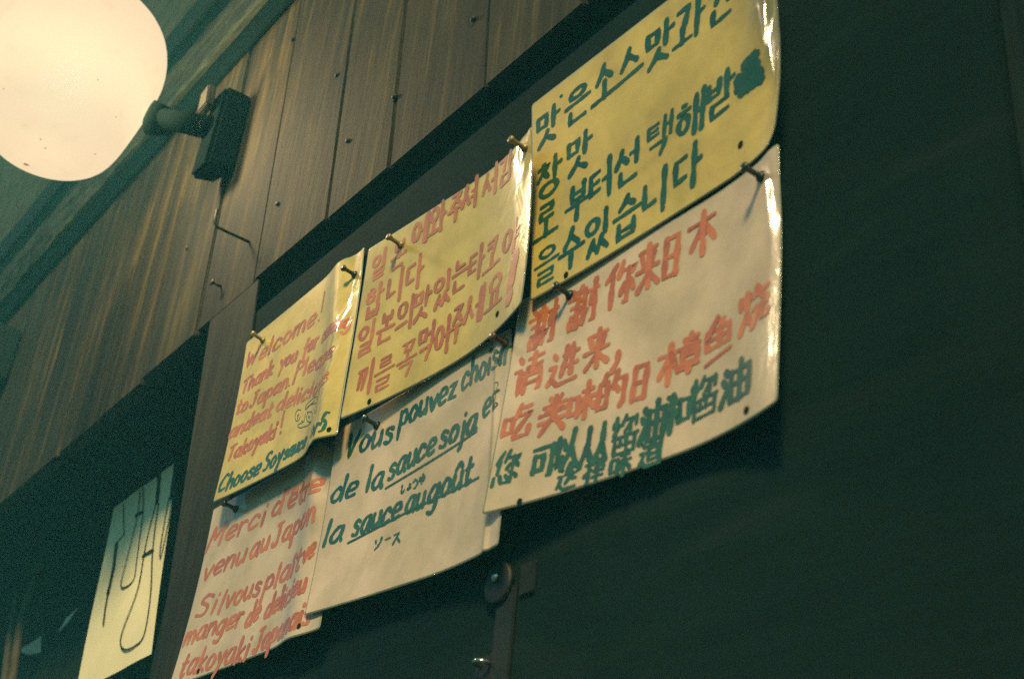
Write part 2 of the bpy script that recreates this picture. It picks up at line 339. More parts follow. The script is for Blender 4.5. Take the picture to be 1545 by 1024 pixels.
PY = -.004           # front of the plank cladding
wall = empty('plank_wall', (0, .02, .095))
tag(wall, 'wall of upright weathered brown planks above the dark notice board', 'wall')
def child(name, bm, mat, parent, smooth=False):
    o = from_bm(name, bm, mat, parent, smooth)
    o.matrix_parent_inverse = Matrix.Translation(-parent.location)
    return o
seam = [-4.0, -3.7, -3.4, -3.15, -2.9, -2.68, -2.45, -2.2, -1.98, -1.76, -1.55, -1.36, -1.19, -1.04, -.88, -.716, -.55, -.383, -.200, -.03, .158, .298, .486, .65, .81, .98, 1.15, 1.32, 1.5, 1.67, 1.85, 2.03, 2.2, 2.38]
for i in range(len(seam) - 1):
    x0, x1 = seam[i] + .0016, seam[i + 1] - .0016
    zb = .083 + .018 * max(0, min(1, (x0 + .9) / .9)) - .016 * min(1.1, max(0, x0))
    yo = random.uniform(-.0018, .0018)
    bm = bmesh.new()
    add_box(bm, x0, x1, PY + yo, .02, zb + random.uniform(-.0015, .0015), .85, bevel=.0022)
    for v in bm.verts: v.co.x += -.10 * (v.co.z - .3)
    child('plank', bm, WOOD, wall)
bm = bmesh.new()
add_box(bm, -.1382, .0035, PY + .0008, -.0006, -1.2, .0985, bevel=.0008)
for v in bm.verts: v.co.x += -.168 * (v.co.z - .096)
child('post_plank', bm, POSTWOOD, wall)
def nail_head(x, z, y=PY, r=.0034):
    bm = bmesh.new()
    add_lathe(bm, [(0, -.004), (r, -.004), (r, .0012), (r * .7, .002), (0, .0022)], Matrix.Translation((x, y - .002, z)) @ Matrix.Rotation(math.pi / 2, 4, 'X'), 10, cap=False)
    return child('nail_head', bm, RUST, wall, True)
for x, z in [(-.062, .562), (.306, .211), (.466, .22), (.128, .364), (.2, .208), (.019, .21), (-.30, .30)]: nail_head(x, z)

# roof-line timbers over the planks
beam = empty('roof_beam', (0, 0, .662)); tag(beam, 'rough sawn horizontal beam running above the plank wall', 'beam')
def rough_beam(x0, x1, y0, y1, z0, z1, amp):
    bm = bmesh.new(); nx = 700; nz = 12; g = []
    prof = [(y1, z0)] + [(y0, z0 + (z1 - z0) * k / nz) for k in range(nz + 1)] + [(y1, z1)]
    for i in range(nx + 1):
        x = x0 + (x1 - x0) * i / nx; row = []
        for k, (y, z) in enumerate(prof):
            e = amp * noise.noise(Vector((x * 9, y * 60, z * 60))) + amp * .7 * noise.noise(Vector((x * 34, 3, z * 150)))
            f = 1 if 0 < k < len(prof) - 1 else 0
            row.append(bm.verts.new((x, y + e * f, z + (e * .6 if f and k in (1, len(prof) - 2) else 0))))
        g.append(row)
    for i in range(nx):
        for k in range(len(prof) - 1): bm.faces.new((g[i][k], g[i][k + 1], g[i + 1][k + 1], g[i + 1][k]))
    return bm
child('timber', rough_beam(-5, 2.4, -.020, -.001, .733, .856, .006), BEAM, beam)
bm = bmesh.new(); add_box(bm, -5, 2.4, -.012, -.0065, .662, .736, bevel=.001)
child('painted_shadow_band', bm, BLACK, beam)  # black strip painted in as the shadow band under the beam
bm = bmesh.new(); add_box(bm, -5, 2.4, -.014, -.0065, .945, 1.03, bevel=.003)
child('batten', bm, DARK, beam)
upw = empty('upper_wall', (0, .05, .9)); tag(upw, 'grey green upper wall above the roof beam behind the globe lamp', 'wall')
bm = bmesh.new(); add_box(bm, -5, 2.4, -.010, .10, 1.026, 3.4)
child('panel', bm, PLASTER, upw)
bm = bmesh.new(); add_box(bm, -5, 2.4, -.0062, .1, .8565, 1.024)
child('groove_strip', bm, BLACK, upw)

# notice board, its neighbour panel and the recess
brd = empty('notice_board', (.58, .03, -1.2)); tag(brd, 'large dark stained board carrying the handwritten signs', 'board')
bm = bmesh.new(); add_box(bm, -.05, 1.098, 0, .018, -1.2, .047, bevel=.002)
child('panel', bm, BOARD, brd)
bm = bmesh.new(); add_box(bm, -.05, 2.3, .0205, .04, -.1, .20)
child('slot_back', bm, DARK, brd)
sp = empty('side_panel', (1.4, .02, -1.2)); tag(sp, 'black panel beyond the right edge of the notice board', 'panel')
bm = bmesh.new(); add_box(bm, 1.0995, 2.2, .0012, .02, -1.2, .047, bevel=.001)
child('panel', bm, DARK, sp)
for k in range(3):
    bm = bmesh.new(); add_box(bm, 1.1015, 1.118, -.005, .001, -.4135 - .0085 * k, -.4105 - .0085 * k, bevel=.0008)
    child('louvre_slat', bm, STEEL, sp)
rec = empty('recess', (-1, .16, -1.2)); tag(rec, 'dark recess under the planks holding the drawn poster', 'recess')
bm = bmesh.new(); add_box(bm, -4.2, -.0505, .195, .22, -1.2, .3)
child('back_panel', bm, DARK, rec)
bm = bmesh.new(); add_box(bm, -4.2, -.0505, .0205, .1945, .105, .13)
child('lintel', bm, DARK, rec)
bm = bmesh.new(); add_box(bm, -.075, -.0515, -.0003, .1945, -1.2, .085)
child('jamb', bm, DARK, rec)

# wooden mounting cleat far along the planks
bm = bmesh.new(); add_box(bm, -1.42, -1.20, -.06, PY - .003, .43, .55, bevel=.004)
cl = from_bm('wooden_cleat', bm, DARK); tag(cl, 'dark wooden cleat nailed to the planks far beyond the globe lamp', 'cleat')

# ------------------------------------------------------------------ ribbons and glyphs
def catmull(p, k=5):
    if len(p) < 3: return p
    closed = (Vector(p[0]) - Vector(p[-1])).length < 1e-6
    out = []
    n = len(p)
    for i in range(n - 1):
        p1, p2 = Vector(p[i]), Vector(p[i + 1])
        p0 = Vector(p[i - 1]) if i > 0 else (Vector(p[-2]) if closed else p1)
        p3 = Vector(p[i + 2]) if i + 2 < n else (Vector(p[1]) if closed else p2)
        for j in range(k):
            t = j / k
            q = .5 * ((2 * p1) + (p2 - p0) * t + (2 * p0 - 5 * p1 + 4 * p2 - p3) * t * t + (3 * p1 - p0 - 3 * p2 + p3) * t ** 3)
            out.append(tuple(q))
    out.append(tuple(p[-1]))
    return out
def resample(p, step):
    out = [Vector(p[0])]
    for a, b in zip(p, p[1:]):
        a, b = Vector(a), Vector(b); L = (b - a).length
        k = max(1, int(math.ceil(L / step)))
        for j in range(1, k + 1): out.append(a.lerp(b, j / k))
    return out
class Ribbons:
    """pen strokes in sheet millimetres, wrapped onto a surface function f(x, y, lift) -> point"""
    def __init__(self, f): self.f = f; self.v = []; self.q = []; self.k = 0; self.ink = []
    def stroke(self, pts, pen, wob=.14, chisel=True):
        if len(pts) == 1: pts = [pts[0], (pts[0][0] + pen * .3, pts[0][1])]
        p = resample(pts, max(.8, pen * .55))
        n = len(p)
        lift = .00022 + (self.k % 24) * .000012
        self.k += 1
        ph = random.uniform(0, 6.28); rings = []
        tot = n - 1
        for i in range(n):
            t = p[min(i + 1, n - 1)] - p[max(i - 1, 0)]
            if t.length < 1e-6: t = Vector((1, 0))
            t.normalize(); nr = Vector((-t.y, t.x))
            w = pen * .5 * (.66 + .5 * abs(t.y) if chisel else 1) * (1 + wob * math.sin(ph + i * .9) + random.uniform(-wob, wob) * .6)
            rings.append((p[i] + nr * w, p[i] - nr * w, t, w))
        a, b, t, w = rings[0]
        c0 = (a + b) / 2 - t * w * .8
        seq = [((a - (a + b) / 2) * .55 + c0, (b - (a + b) / 2) * .55 + c0)] + [(r[0], r[1]) for r in rings]
        a, b, t, w = rings[-1]
        c1 = (a + b) / 2 + t * w * .8
        seq.append(((a - (a + b) / 2) * .55 + c1, (b - (a + b) / 2) * .55 + c1))
        base = len(self.v)
        load = random.uniform(.15, .85); m_ = len(seq)
        for i_, (a, b) in enumerate(seq):
            d_ = max(0, min(1, load + .35 * (i_ / m_ - .5) + random.uniform(-.12, .12)))     # the pen runs dry along a stroke
            self.ink += [d_, d_]
            self.v.append(self.f(a.x, a.y, lift)); self.v.append(self.f(b.x, b.y, lift))
        for i in range(len(seq) - 1):
            j = base + 2 * i
            self.q.append((j, j + 1, j + 3, j + 2))
    def build(self, name, mat, parent):
        me = bpy.data.meshes.new(name)
        me.from_pydata(self.v, [], self.q)
        me.polygons.foreach_set('use_smooth', [True] * len(me.polygons))
        at = me.attributes.new('ink', 'FLOAT', 'POINT'); at.data.foreach_set('value', self.ink)
        o = link(name, me, mat, parent)
        o.matrix_parent_inverse = Matrix.Translation(-parent.location)
        return o

def S4(s):
    """strokes of 4-digit points; a leading ~ makes the stroke a smooth curve"""
    out = []
    for st in s.split('/'):
        sm = st.startswith('~')
        p = [(int(w[:2]) / 100, int(w[2:]) / 100) for w in st.lstrip('~').split()]
        out.append(catmull(p) if sm else p)
    return out
def S2(s):
    out = []
    for st in s.split('/'):
        sm = st.startswith('~')
        p = [((int(w[0]) + .5) / 10, (int(w[1]) + .5) / 10) for w in st.lstrip('~').split()]
        out.append(catmull(p) if sm else p)
    return out
# Latin handwriting: baseline .30, x-height .70, ascender 1.0, descender 0
LAT = {
 'a': (.64, '~5565 3070 0850 1832 4035 5565/5568 5240 6030'), 'c': (.55, '~5060 3070 0850 1530 5036'), 'd': (.64, '~5060 3068 0848 1830 4034 5558/6099 5530'),
 'e': (.55, '~1048 5055 4570 2068 0848 1832 5036'), 'f': (.48, '~5092 3598 2880 2230 1605/0865 5067'), 'g': (.62, '~5562 3070 0850 1832 4036 5565/~5568 5020 3502 1008'),
 'h': (.56, '1599 0830/~0950 3070 4862 4832'), 'i': (.24, '1268 1030/1588 1690'), 'j': (.28, '~2068 1815 0503/2288 2390'), 'k': (.52, '1299 0830/4568 1248 4830'),
 'l': (.22, '1299 1030'), 'm': (.8, '1068 0830/~0950 2570 3862 3632/~3855 5570 7062 7030'), 'n': (.56, '1068 0830/~0950 3070 4862 4830'),
 'o': (.58, '~3070 0850 1832 4034 5255 3070'), 'p': (.58, '1270 0600/~1062 3572 5255 4036 1040'), 'r': (.44, '1068 0830/~0952 2568 4265'),
 's': (.48, '~4564 2570 1260 4045 3030 0634'), 't': (.46, '~2592 1840 2830 4036/0570 4572'), 'u': (.58, '~1068 0842 2030 4442/5068 4832'), 'v': (.52, '0868 2430 5068'),
 'y': (.54, '1068 2842/5270 1502'), 'z': (.54, '1066 4868 1034 5032'), 'ê': (.55, '~1048 5055 4570 2068 0848 1832 5036/1280 3096 4682'),
 'î': (.28, '1268 1030/0480 1595 2882'), 'û': (.58, '~1068 0842 2030 4442/5068 4832/1280 3096 4882'),
 'C': (.68, '~6590 3898 0865 1835 6040'), 'J': (.62, '~4098 3845 2030 0540/2096 6099'), 'M': (.82, '0522 2297 3550 7298 6630'), 'P': (.58, '1598 0805/~1295 5092 4870 1060'),
 'S': (.62, '~5892 3299 1580 4860 4035 0836'), 'T': (.66, '0592 6598/3595 2830'), 'V': (.64, '0896 2230 6098'), 'W': (.82, '0596 1832 3580 4832 7298'),
 "'": (.16, '1099 0885'), '.': (.18, '0832 1232')}
HAN = {
 '謝': '19 28/07 37/15 35/13 33/12 32 30 10 12/49 48/38 30/38 58 50 41/36 56/34 54/33 63 30/67 97/89 80 70/74 76', '你': '39 06/27 20/59 46/57 97 86/77 70 60/64 52/84 92',
 '来': '18 88/27 35/77 65/04 94/59 50/53 10/53 90', '日': '28 20/28 78 70/24 74/20 70', '本': '07 97/59 50/57 12/57 92/34 74',
 '请': '19 28/06 26 20 32/48 98/46 96/35 95/69 65/44 40/44 94 90 80/42 92', '进': '18 27/05 25 12 01/12 30 90/47 97/44 94/59 56 42/79 72',
 '吃': '06 02/06 36 32 02/59 46/58 98/56 96 41 40 90 92', '美': '39 48/79 68/17 97/26 86/05 95/59 54/03 93/54 10/54 90', '味': '06 02/06 36 32 02/47 87/35 95/69 60/65 31/65 92',
 '的': '29 17/07 01/07 37 31 01/04 34/69 55/57 97 91 80/65 74', '章': '59 58/28 88/37 46/77 66/06 96/25 22/25 85 82 22/24 84/01 91/52 50', '鱼': '49 15/38 68 56/16 12/16 86 82 12/14 84/56 52',
 '烧': '08 06/38 26/29 24 00/24 32/47 98/59 76 95/44 94/64 52 40/74 71 91 92', '您': '29 06/17 13/49 36/47 87 76/67 63 53/55 44/75 84/02 00/22 30 60 62/42 51/72 81',
 '可': '08 98/78 70 60/16 12/16 46 42 12', '以': '18 11 33/37 45/79 64 30/65 90', '从': '29 25 00/24 40/79 75 50/74 90',
 '酱': '19 15/08 07/05 27/49 37/48 78 45/67 65/86 88/04 94/14 10/14 84 80 10/34 32/54 52/12 82', '油': '18 27/06 15/00 24/37 30/37 97 90 30/69 60/34 94',
 '和': '38 09/07 47/29 20/26 03/26 44/57 52/57 97 92 52', '选': '18 27/05 25 12 01/12 30 90/59 46/47 97/35 95/69 65/64 42/75 73 93', '择': '07 37/29 20 10/03 35/48 88 55/58 95/44 94/42 92/65 60',
 '道': '18 27/05 25 12 01/12 30 90 99/49 58/79 68/37 97/46 42/46 86 82 42/44 84', ',': '~45 43 21',
 'し': '~28 22 40 73', 'ょ': '~56 52 31 22 43 72/55 75', 'う': '38 67/~16 57 84 60 30', 'ゆ': '~17 13 25 67 85 62 44 46/~59 55 40', 'ソ': '17 25/~88 74 20', 'ー': '15 85', 'ス': '17 77 55 10/54 90', '#': '25 75/23 78/30 85/45 90/12 65/15 50/38 88/40 92/20 70'}
J = {'ᄀ': '1085 8590 6010', 'ᄁ': '0885 4288 2815/5085 9288 7010', 'ᄂ': '1590 1520 9025', 'ᄃ': '8588 1585 1518 8822', 'ᄅ': '1090 8592 8055 1552 1515 9018', 'ᄆ': '1588 1815/1588 8590 8215 1815',
 'ᄇ': '1590 1512 8515 8590/1550 8552', 'ᄉ': '5095 3550 0810/4560 9012', 'ᄊ': '3092 0510/2660 5012/7092 5010/6860 9812', 'ᄋ': 'O', 'ᄌ': '1088 8890 4550 0810/4855 9010', 'ᄎ': '4099 6098/1080 8882 4545 0806/4848 9006',
 'ᄏ': '1085 8590 6010/1052 7555', 'ᄐ': '8588 1585 1518 8822/1552 8055', 'ᄒ': '3598 6596/1074 9077/o'}
VERT = {'ᅡ': '4099 4000/4050 9055', 'ᅣ': '4099 4000/4062 9066/4038 9042', 'ᅥ': '6099 6000/1050 6052', 'ᅧ': '6099 6000/1060 6062/1040 6042', 'ᅦ': '9099 9000/6095 6002/2050 6052', 'ᅢ': '3095 3002/8099 8000/3050 8052', 'ᅵ': '5099 5000'}
HORI = {'ᅩ': '5099 5015/0010 9916', 'ᅭ': '3599 3515/6599 6515/0010 9916', 'ᅮ': '0080 9986/5080 4800', 'ᅳ': '0045 9955'}
CPLX = {'ᅪ': ('ᅩ', 'ᅡ'), 'ᅴ': ('ᅳ', 'ᅵ')}
def jam(code, box):
    x0, y0, x1, y1 = box
    if code == 'O': st = [[(.5 + .42 * math.cos(a), .5 + .42 * math.sin(a)) for a in [math.pi / 2 + 2 * math.pi * k / 12 for k in range(13)]]]
    else:
        st = []
        for s in code.split('/'):
            if s == 'o': st.append([(.5 + .34 * math.cos(a), .3 + .28 * math.sin(a)) for a in [math.pi / 2 + 2 * math.pi * k / 12 for k in range(13)]])
            elif s == 'O': st.append([(.5 + .42 * math.cos(a), .5 + .42 * math.sin(a)) for a in [math.pi / 2 + 2 * math.pi * k / 12 for k in range(13)]])
            else: st += S4(s)
    return [[(x0 + px * (x1 - x0), y0 + py * (y1 - y0)) for px, py in s] for s in st]
FIN = {'ᆨ': 'ᄀ', 'ᆫ': 'ᄂ', 'ᆯ': 'ᄅ', 'ᆷ': 'ᄆ', 'ᆸ': 'ᄇ', 'ᆺ': 'ᄉ', 'ᆻ': 'ᄊ', 'ᆼ': 'ᄋ', 'ᆮ': 'ᄃ'}
def hangul(ch):
    d = unicodedata.normalize('NFD', ch)
    i, v = d[0], d[1]; f = d[2] if len(d) > 2 else None
    b = .42 if f else 0.0                       # where the upper part starts
    out = []
    if v in VERT:
        out += jam(J[i], (.02, b + (1 - b) * .16, .52, b + (1 - b) * .9)); out += jam(VERT[v], (.52, b, 1.0, 1.0))
    elif v in HORI:
        m = b + (1 - b) * .5
        out += jam(J[i], (.18, m - .02, .82, 1.0)); out += jam(HORI[v], (.04, b, .98, m))
    else:
        h, w = CPLX[v]; m = b + (1 - b) * .42
        out += jam(J[i], (.05, m, .55, .95)); out += jam(HORI[h], (0, b, .62, m)); out += jam(VERT[w], (.58, b, 1.02, 1.0))
    if f: out += jam(J[FIN[f]], (.12, -.04, .88, .38))
    return out
def glyph(ch):
    if '가' <= ch <= '힣': return hangul(ch)
    return S2(HAN[ch])

# ------------------------------------------------------------------ the laminated signs
def lift(s, u, v):
    d = s['base'] + (s['dl'][0] + (s['dl'][1] - s['dl'][0]) * v) * (1 - u) ** 3 if u <= 1 else s['base']
    d += (s['dr'][0] + (s['dr'][1] - s['dr'][0]) * v) * max(0, (u - s['ur']) / (1 - s['ur'])) ** 2
    d += s['tr'] * max(0, (u - .65) / .35) ** 2 * max(0, 1 - v) ** 2 + s['bot'] * v * v + s['tilt'] * (1 - v)
    uc, vc, ru, rv, ax, az = s['facet']
    d += math.exp(-((u - uc) / ru) ** 2 - ((v - vc) / rv) ** 2) * (ax * (u - uc) * .3 + az * (vc - v) * .21)
    for uc, w, a0, a1 in s['ridge']: d += (a0 + (a1 - a0) * v) * math.exp(-((u - uc) / w) ** 2)
    uc, vc, ru, rv, am = s['crumple']
    k = math.exp(-((u - uc) / ru) ** 2 - ((v - vc) / rv) ** 2)
    if k > .01:                                # real creases in the laminate near the free edge
        o = s['xz'][0][0] * 40
        d += am * k * (noise.noise(Vector((u * 15 + o, v * 6 + u * 7, o))) + .25 * noise.noise(Vector((u * 44, v * 17 + u * 20, o))))
    return d
def surf(s, u, v, up=0.0):
    c = s['xz']
    x = (c[0][0] * (1 - u) + c[1][0] * u) * (1 - v) + (c[3][0] * (1 - u) + c[2][0] * u) * v
    z = (c[0][1] * (1 - u) + c[1][1] * u) * (1 - v) + (c[3][1] * (1 - u) + c[2][1] * u) * v
    return Vector((x, -lift(s, u, v) - up, z))
def dims(s):
    c = s['xz']
    w = ((c[1][0] - c[0][0]) + (c[2][0] - c[3][0])) / 2; h = ((c[0][1] - c[3][1]) + (c[1][1] - c[2][1])) / 2
    return w * 1000, h * 1000
def round_uv(a, b, W, H, r):
    """square grid point (a, b in 0..1) -> point of a rounded rectangle, still 0..1"""
    x, y = a * W, b * H
    cx = r if x < r else (W - r if x > W - r else None); cy = r if y < r else (H - r if y > H - r else None)
    if cx is not None and cy is not None:
        p, q = (x - cx) / r, (y - cy) / r
        x, y = cx + r * p * math.sqrt(max(0, 1 - q * q / 2)), cy + r * q * math.sqrt(max(0, 1 - p * p / 2))
    return x / W, y / H
def sheet_mesh(name, s, inset, r, up, mat, parent, nu=130, nv=90, thick=0):
    W, H = dims(s)
    W2, H2 = W - 2 * inset, H - 2 * inset
    V = []; Q = []
    for j in range(nv + 1):
        for i in range(nu + 1):
            a, b = round_uv(i / nu, j / nv, W2, H2, r)
            V.append(surf(s, (inset + a * W2) / W, (inset + b * H2) / H, up))
    for j in range(nv):
        for i in range(nu):
            k = j * (nu + 1) + i
            Q.append((k, k + nu + 1, k + nu + 2, k + 1))
    me = bpy.data.meshes.new(name); me.from_pydata(V, [], Q)
    me.polygons.foreach_set('use_smooth', [True] * len(Q))
    o = link(name, me, mat, parent); o.matrix_parent_inverse = Matrix.Translation(-parent.location)
    if thick:
        md = o.modifiers.new('thickness', 'SOLIDIFY'); md.thickness = thick; md.offset = -1
    return o
SIGN = {
 'W': ('yellow', 'yellow laminated sign with red English welcome text and a small octopus doodle'),
 'K1': ('yellow', 'yellow laminated sign with four lines of red Korean writing ending in a bold exclamation mark'),
 'K2': ('yellow', 'yellow laminated sign with four lines of dark green Korean writing'),
 'M': ('cream', 'cream laminated sign with red French handwriting, pinned below the English one'),
 'V': ('cream', 'cream laminated sign with dark green French handwriting and two underlined phrases'),
 'C': ('cream', 'cream laminated sign with red and green Chinese handwriting')}
root = {}
for k, s in SHEETS.items():
    c = surf(s, .5, 1.0)
    root[k] = tag(empty('laminated_sign', (c.x, -s['base'], c.z)), SIGN[k][1], 'sign', 'handwritten laminated signs on the board')
    sheet_mesh('laminate_film', s, 0, 3.2, 0, FILM, root[k], thick=.0003)
    sheet_mesh('paper', s, 1.7, 2.0, .0003, PAPER[SIGN[k][0]], root[k])
PEN = {'C': 5.5, 'K2': 5.7, 'K1': 5.0, 'V': 5.6, 'M': 5.6, 'W': 5.3}       # marker width per sign, mm
def sheet_f(s):
    W, H = dims(s)
    return lambda x, y, up: surf(s, x / W, y / H, .0003 + up)
for k, ink, h, pen, text, cen in CHARS:
    s = SHEETS[k]; W, H = dims(s); rb = Ribbons(sheet_f(s))
    gaps = [math.hypot((a[0] - b[0]) * W, 0) for a, b in zip(cen, cen[1:])]
    for i, ch in enumerate(text):
        near = [g for g in (gaps[i - 1] if i > 0 else None, gaps[i] if i < len(gaps) else None) if g]
        w = min(sum(near) / len(near) * (.98 if k == 'C' else 1.04), h * 1.2); hs = h * 1.22
        cx, cy = cen[i][0] * W, cen[i][1] * H
        rot = random.uniform(-.04, .04) + .02; hh = hs * random.uniform(.95, 1.05)
        if ch == '#': w, hh, = h * 1.1, h * .95
        if ch in '日,': w *= .85
        for st in glyph(ch):
            pts = []
            for px, py in st:
                dx, dy = (px - .5) * w + (py - .5) * hh * .08, -(py - .5) * hh
                dx += random.uniform(-.25, .25); dy += random.uniform(-.25, .25)
                pts.append((cx + dx * math.cos(rot) + dy * math.sin(rot), cy + dy * math.cos(rot) - dx * math.sin(rot)))
            rb.stroke(pts, PEN[k] * (1.9 if ch == '#' else pen / 3.6 if h < 15 else .72 if h < 22 else .74 if ch in '를을택꼭酱您道选择' else 1))
    rb.build('text_line', INK[ink], root[k])
for k, ink, xh, pen, text, a, b in WORDS:
    s = SHEETS[k]; W, H = dims(s); rb = Ribbons(sheet_f(s))
    A = Vector((a[0] * W, a[1] * H)); B = Vector((b[0] * W, b[1] * H))
    adv = [LAT[ch][0] + .06 for ch in text]; tot = sum(adv) - .06
    d = B - A; L = d.length * .98; ex = d / d.length; ey = Vector((0, -1)); sx = L / tot; sy = xh * 1.12 / .40
    cur = 0
    for ch, w in zip(text, adv):
        jy = random.uniform(-.03, .03)
        for st in S4(LAT[ch][1]):
            pts = []
            for px, py in st:
                q = A + ex * (cur + px + (py - .3) * .20) * sx + ey * (py - .30 + jy) * sy
                pts.append((q.x + random.uniform(-.12, .12), q.y + random.uniform(-.12, .12)))
            rb.stroke(pts, PEN[k] * max(.58, min(1, sx / sy * 1.45)))
        cur += w
    rb.build('text_word', INK[ink], root[k])
for k, ink, pen, pts in LINES:
    s = SHEETS[k]; W, H = dims(s); rb = Ribbons(sheet_f(s)); rb.k = 12
    rb.stroke(catmull([(u * W, v * H) for u, v in pts], 6), pen, wob=.05, chisel=False)
    rb.build('pen_line', INK[ink], root[k])
for k, hs in HOLES.items():
    s = SHEETS[k]
    for u, v in hs:
        bm = bmesh.new()
        p = surf(s, u, v, .0007)
        W, H = dims(s)
        vs_ = [bm.verts.new(surf(s, u + 3.0 / W * math.cos(t), v + 3.0 / H * math.sin(t), .0008)) for t in [2 * math.pi * i / 14 for i in range(14)]]
        bm.faces.new(vs_)
        child('punched_hole', bm, HOLE, root[k])
# ------------------------------------------------------------------ push pins
PIN_LABEL = ['push pin in the start of the English welcome sign', 'push pin in the far top corner of the English welcome sign', 'push pin over the first word of the red Korean sign', 'push pin at the end of the red Korean sign top line',
 'push pin at the top of the Chinese sign over its first characters', 'push pin at the outer top corner of the Chinese sign', 'push pin at the top of the green French sign above its first word', 'push pin above the end of the green French sign top line', 'push pin over the first word of the red French sign', 'push pin between the red French sign and the green French sign']
for (k, m, (u, v)), lab in zip(PINS, PIN_LABEL):
    s = SHEETS[k]; p = surf(s, u, v, .0004)
    bm = bmesh.new()
    prof = [(0, 0), (.0052, 0), (.0052, .0016), (.0036, .0028), (.0026, .0050), (.0025, .0125), (.0034, .0150), (.0044, .0162), (.0044, .0180), (.0034, .0190), (0, .0192)]
    ax = Vector((random.uniform(-.12, .12), -1, random.uniform(-.05, .2))).normalized()
    mt = Matrix.Translation(p) @ ax.to_track_quat('Z', 'Y').to_matrix().to_4x4()
    add_lathe(bm, [(q[0] * .85, q[1] * .92) for q in prof], mt, 16, cap=False)
    o = from_bm('push_pin', bm, PIN_MAT[m], None, True)
    tag(o, {'brass': 'brass coloured ', 'black': 'black ', 'red': 'brown '}[m] + lab, 'push pin', 'push pins holding the signs')

# ------------------------------------------------------------------ nails in the planks
bm = bmesh.new()
add_tube(bm, [(-.059, PY + .01, .189), (-.059, PY - .03, .189), (-.059, PY - .048, .1895), (-.0595, PY - .0525, .195), (-.0595, PY - .053, .216)], .0021, 8)
tag(from_bm('bent_nail', bm, RUST, None, True), 'long nail bent upward at its tip, sticking out of the planks below the lamp', 'nail')
bm = bmesh.new()
add_tube(bm, [(-.125, PY + .01, .147), (-.125, PY - .014, .148)], .0020, 8)
add_lathe(bm, [(0, 0), (.005, 0), (.005, .0015), (0, .002)], Matrix.Translation((-.125, PY - .013, .148)) @ Matrix.Rotation(math.pi / 2, 4, 'X'), 12, cap=False)
tag(from_bm('short_nail', bm, RUST, None, True), 'short round headed nail in the post plank above the English sign', 'nail')

# ------------------------------------------------------------------ globe lamp
SPECKS = [((-0.346, -0.063, -0.936), 0.0045), ((0.194, -0.109, -0.975), 0.0016), ((0.088, -0.017, -0.996), 0.0017), ((0.276, 0.411, -0.869), 0.0014), ((0.347, -0.625, -0.7), 0.0012), ((0.876, 0.141, -0.461), 0.0012), ((0.623, 0.473, -0.623), 0.0013), ((0.693, -0.021, 0.721), 0.0014)]
GX, GY, GZ = -.3094, -.247, .4946
lamp = empty('globe_lamp', (GX + .08, PY, GZ - .03)); tag(lamp, 'lit cream glass globe lamp on a dark arm from the plank wall', 'lamp')
bm = bmesh.new()
prof = [(0, -.136), (.045, -.135), (.072, -.130), (.090, -.118), (.101, -.099), (.111, -.068), (.121, -.030), (.130, .008), (.136, .040), (.136, .068), (.129, .098), (.112, .124), (.085, .142), (.05, .152), (0, .156)]
prof = catmull([(a, b) for a, b in prof], 3)
add_lathe(bm, prof, Matrix.Translation((GX, GY, GZ)), 64, cap=False)
m, n, b = new_mat('lit_opal_glass')
n.nodes.remove(b)
em = node(n, 'ShaderNodeEmission'); em.inputs[1].default_value = .62
no = node(n, 'ShaderNodeTexNoise', i_Scale=26.0, i_Detail=6.0); g = node(n, 'ShaderNodeNewGeometry'); n.links.new(g.outputs['Position'], no.inputs['Vector'])
n.links.new(ramp(n, no.outputs[0], [(.2, (.62, .46, .30)), (.4, (.76, .585, .405)), (.7, (.78, .60, .42))]), em.inputs[0])
tr = node(n, 'ShaderNodeBsdfTransparent'); mx = node(n, 'ShaderNodeMixShader'); mx.inputs[0].default_value = .72
tl = node(n, 'ShaderNodeBsdfTranslucent'); tl.inputs[0].default_value = (.010, .009, .0075, 1)
ad = node(n, 'ShaderNodeAddShader'); n.links.new(em.outputs[0], ad.inputs[0]); n.links.new(tl.outputs[0], ad.inputs[1])
n.links.new(tr.outputs[0], mx.inputs[1]); n.links.new(ad.outputs[0], mx.inputs[2]); n.links.new(mx.outputs[0], n.nodes['Material Output'].inputs[0])
OPAL = m
globe = child('glass_globe', bm, OPAL, lamp, True)
# rust specks and flecks on the glass
def speck(dv, r):
    dv = Vector(dv).normalized(); bm = bmesh.new()
    hit, loc, nor, _ = globe.ray_cast(Vector((GX, GY, GZ)) + dv * .4, -dv)
    if not hit: return
    q = nor.to_track_quat('Z', 'Y').to_matrix().to_4x4()
    bm.faces.new([bm.verts.new(loc + q @ Vector((r * random.uniform(.6, 1.2) * math.cos(a), r * random.uniform(.6, 1.2) * math.sin(a), .0008))) for a in [2 * math.pi * i / 9 for i in range(9)]])
    child('rust_speck', bm, RUSTSPOT, lamp)
for dv, r in SPECKS: speck(dv, r)
pl = bpy.data.lights.new('bulb', 'POINT'); pl.energy = 38.0; pl.color = (1, .74, .42); pl.shadow_soft_size = .05
po = bpy.data.objects.new('bulb', pl); COL.objects.link(po); po.location = (GX, GY, GZ + .012)
po.parent = lamp; po.matrix_parent_inverse = Matrix.Translation(-lamp.location)
bm = bmesh.new(); add_tube(bm, [(GX + .098, PY - .045, GZ - .036), (GX + .070, PY - .075, GZ - .026), (GX + .022, GY + .126, GZ - .008)], [.019, .017, .017], 16)
child('arm', bm, IRON, lamp, True)
bm = bmesh.new(); add_tube(bm, [(GX + .042, GY + .158, GZ - .0155), (GX + .034, GY + .146, GZ - .0125), (GX + .023, GY + .129, GZ - .0085)], [.0205, .024, .028], 20)
child('collar', bm, IRON, lamp, True)
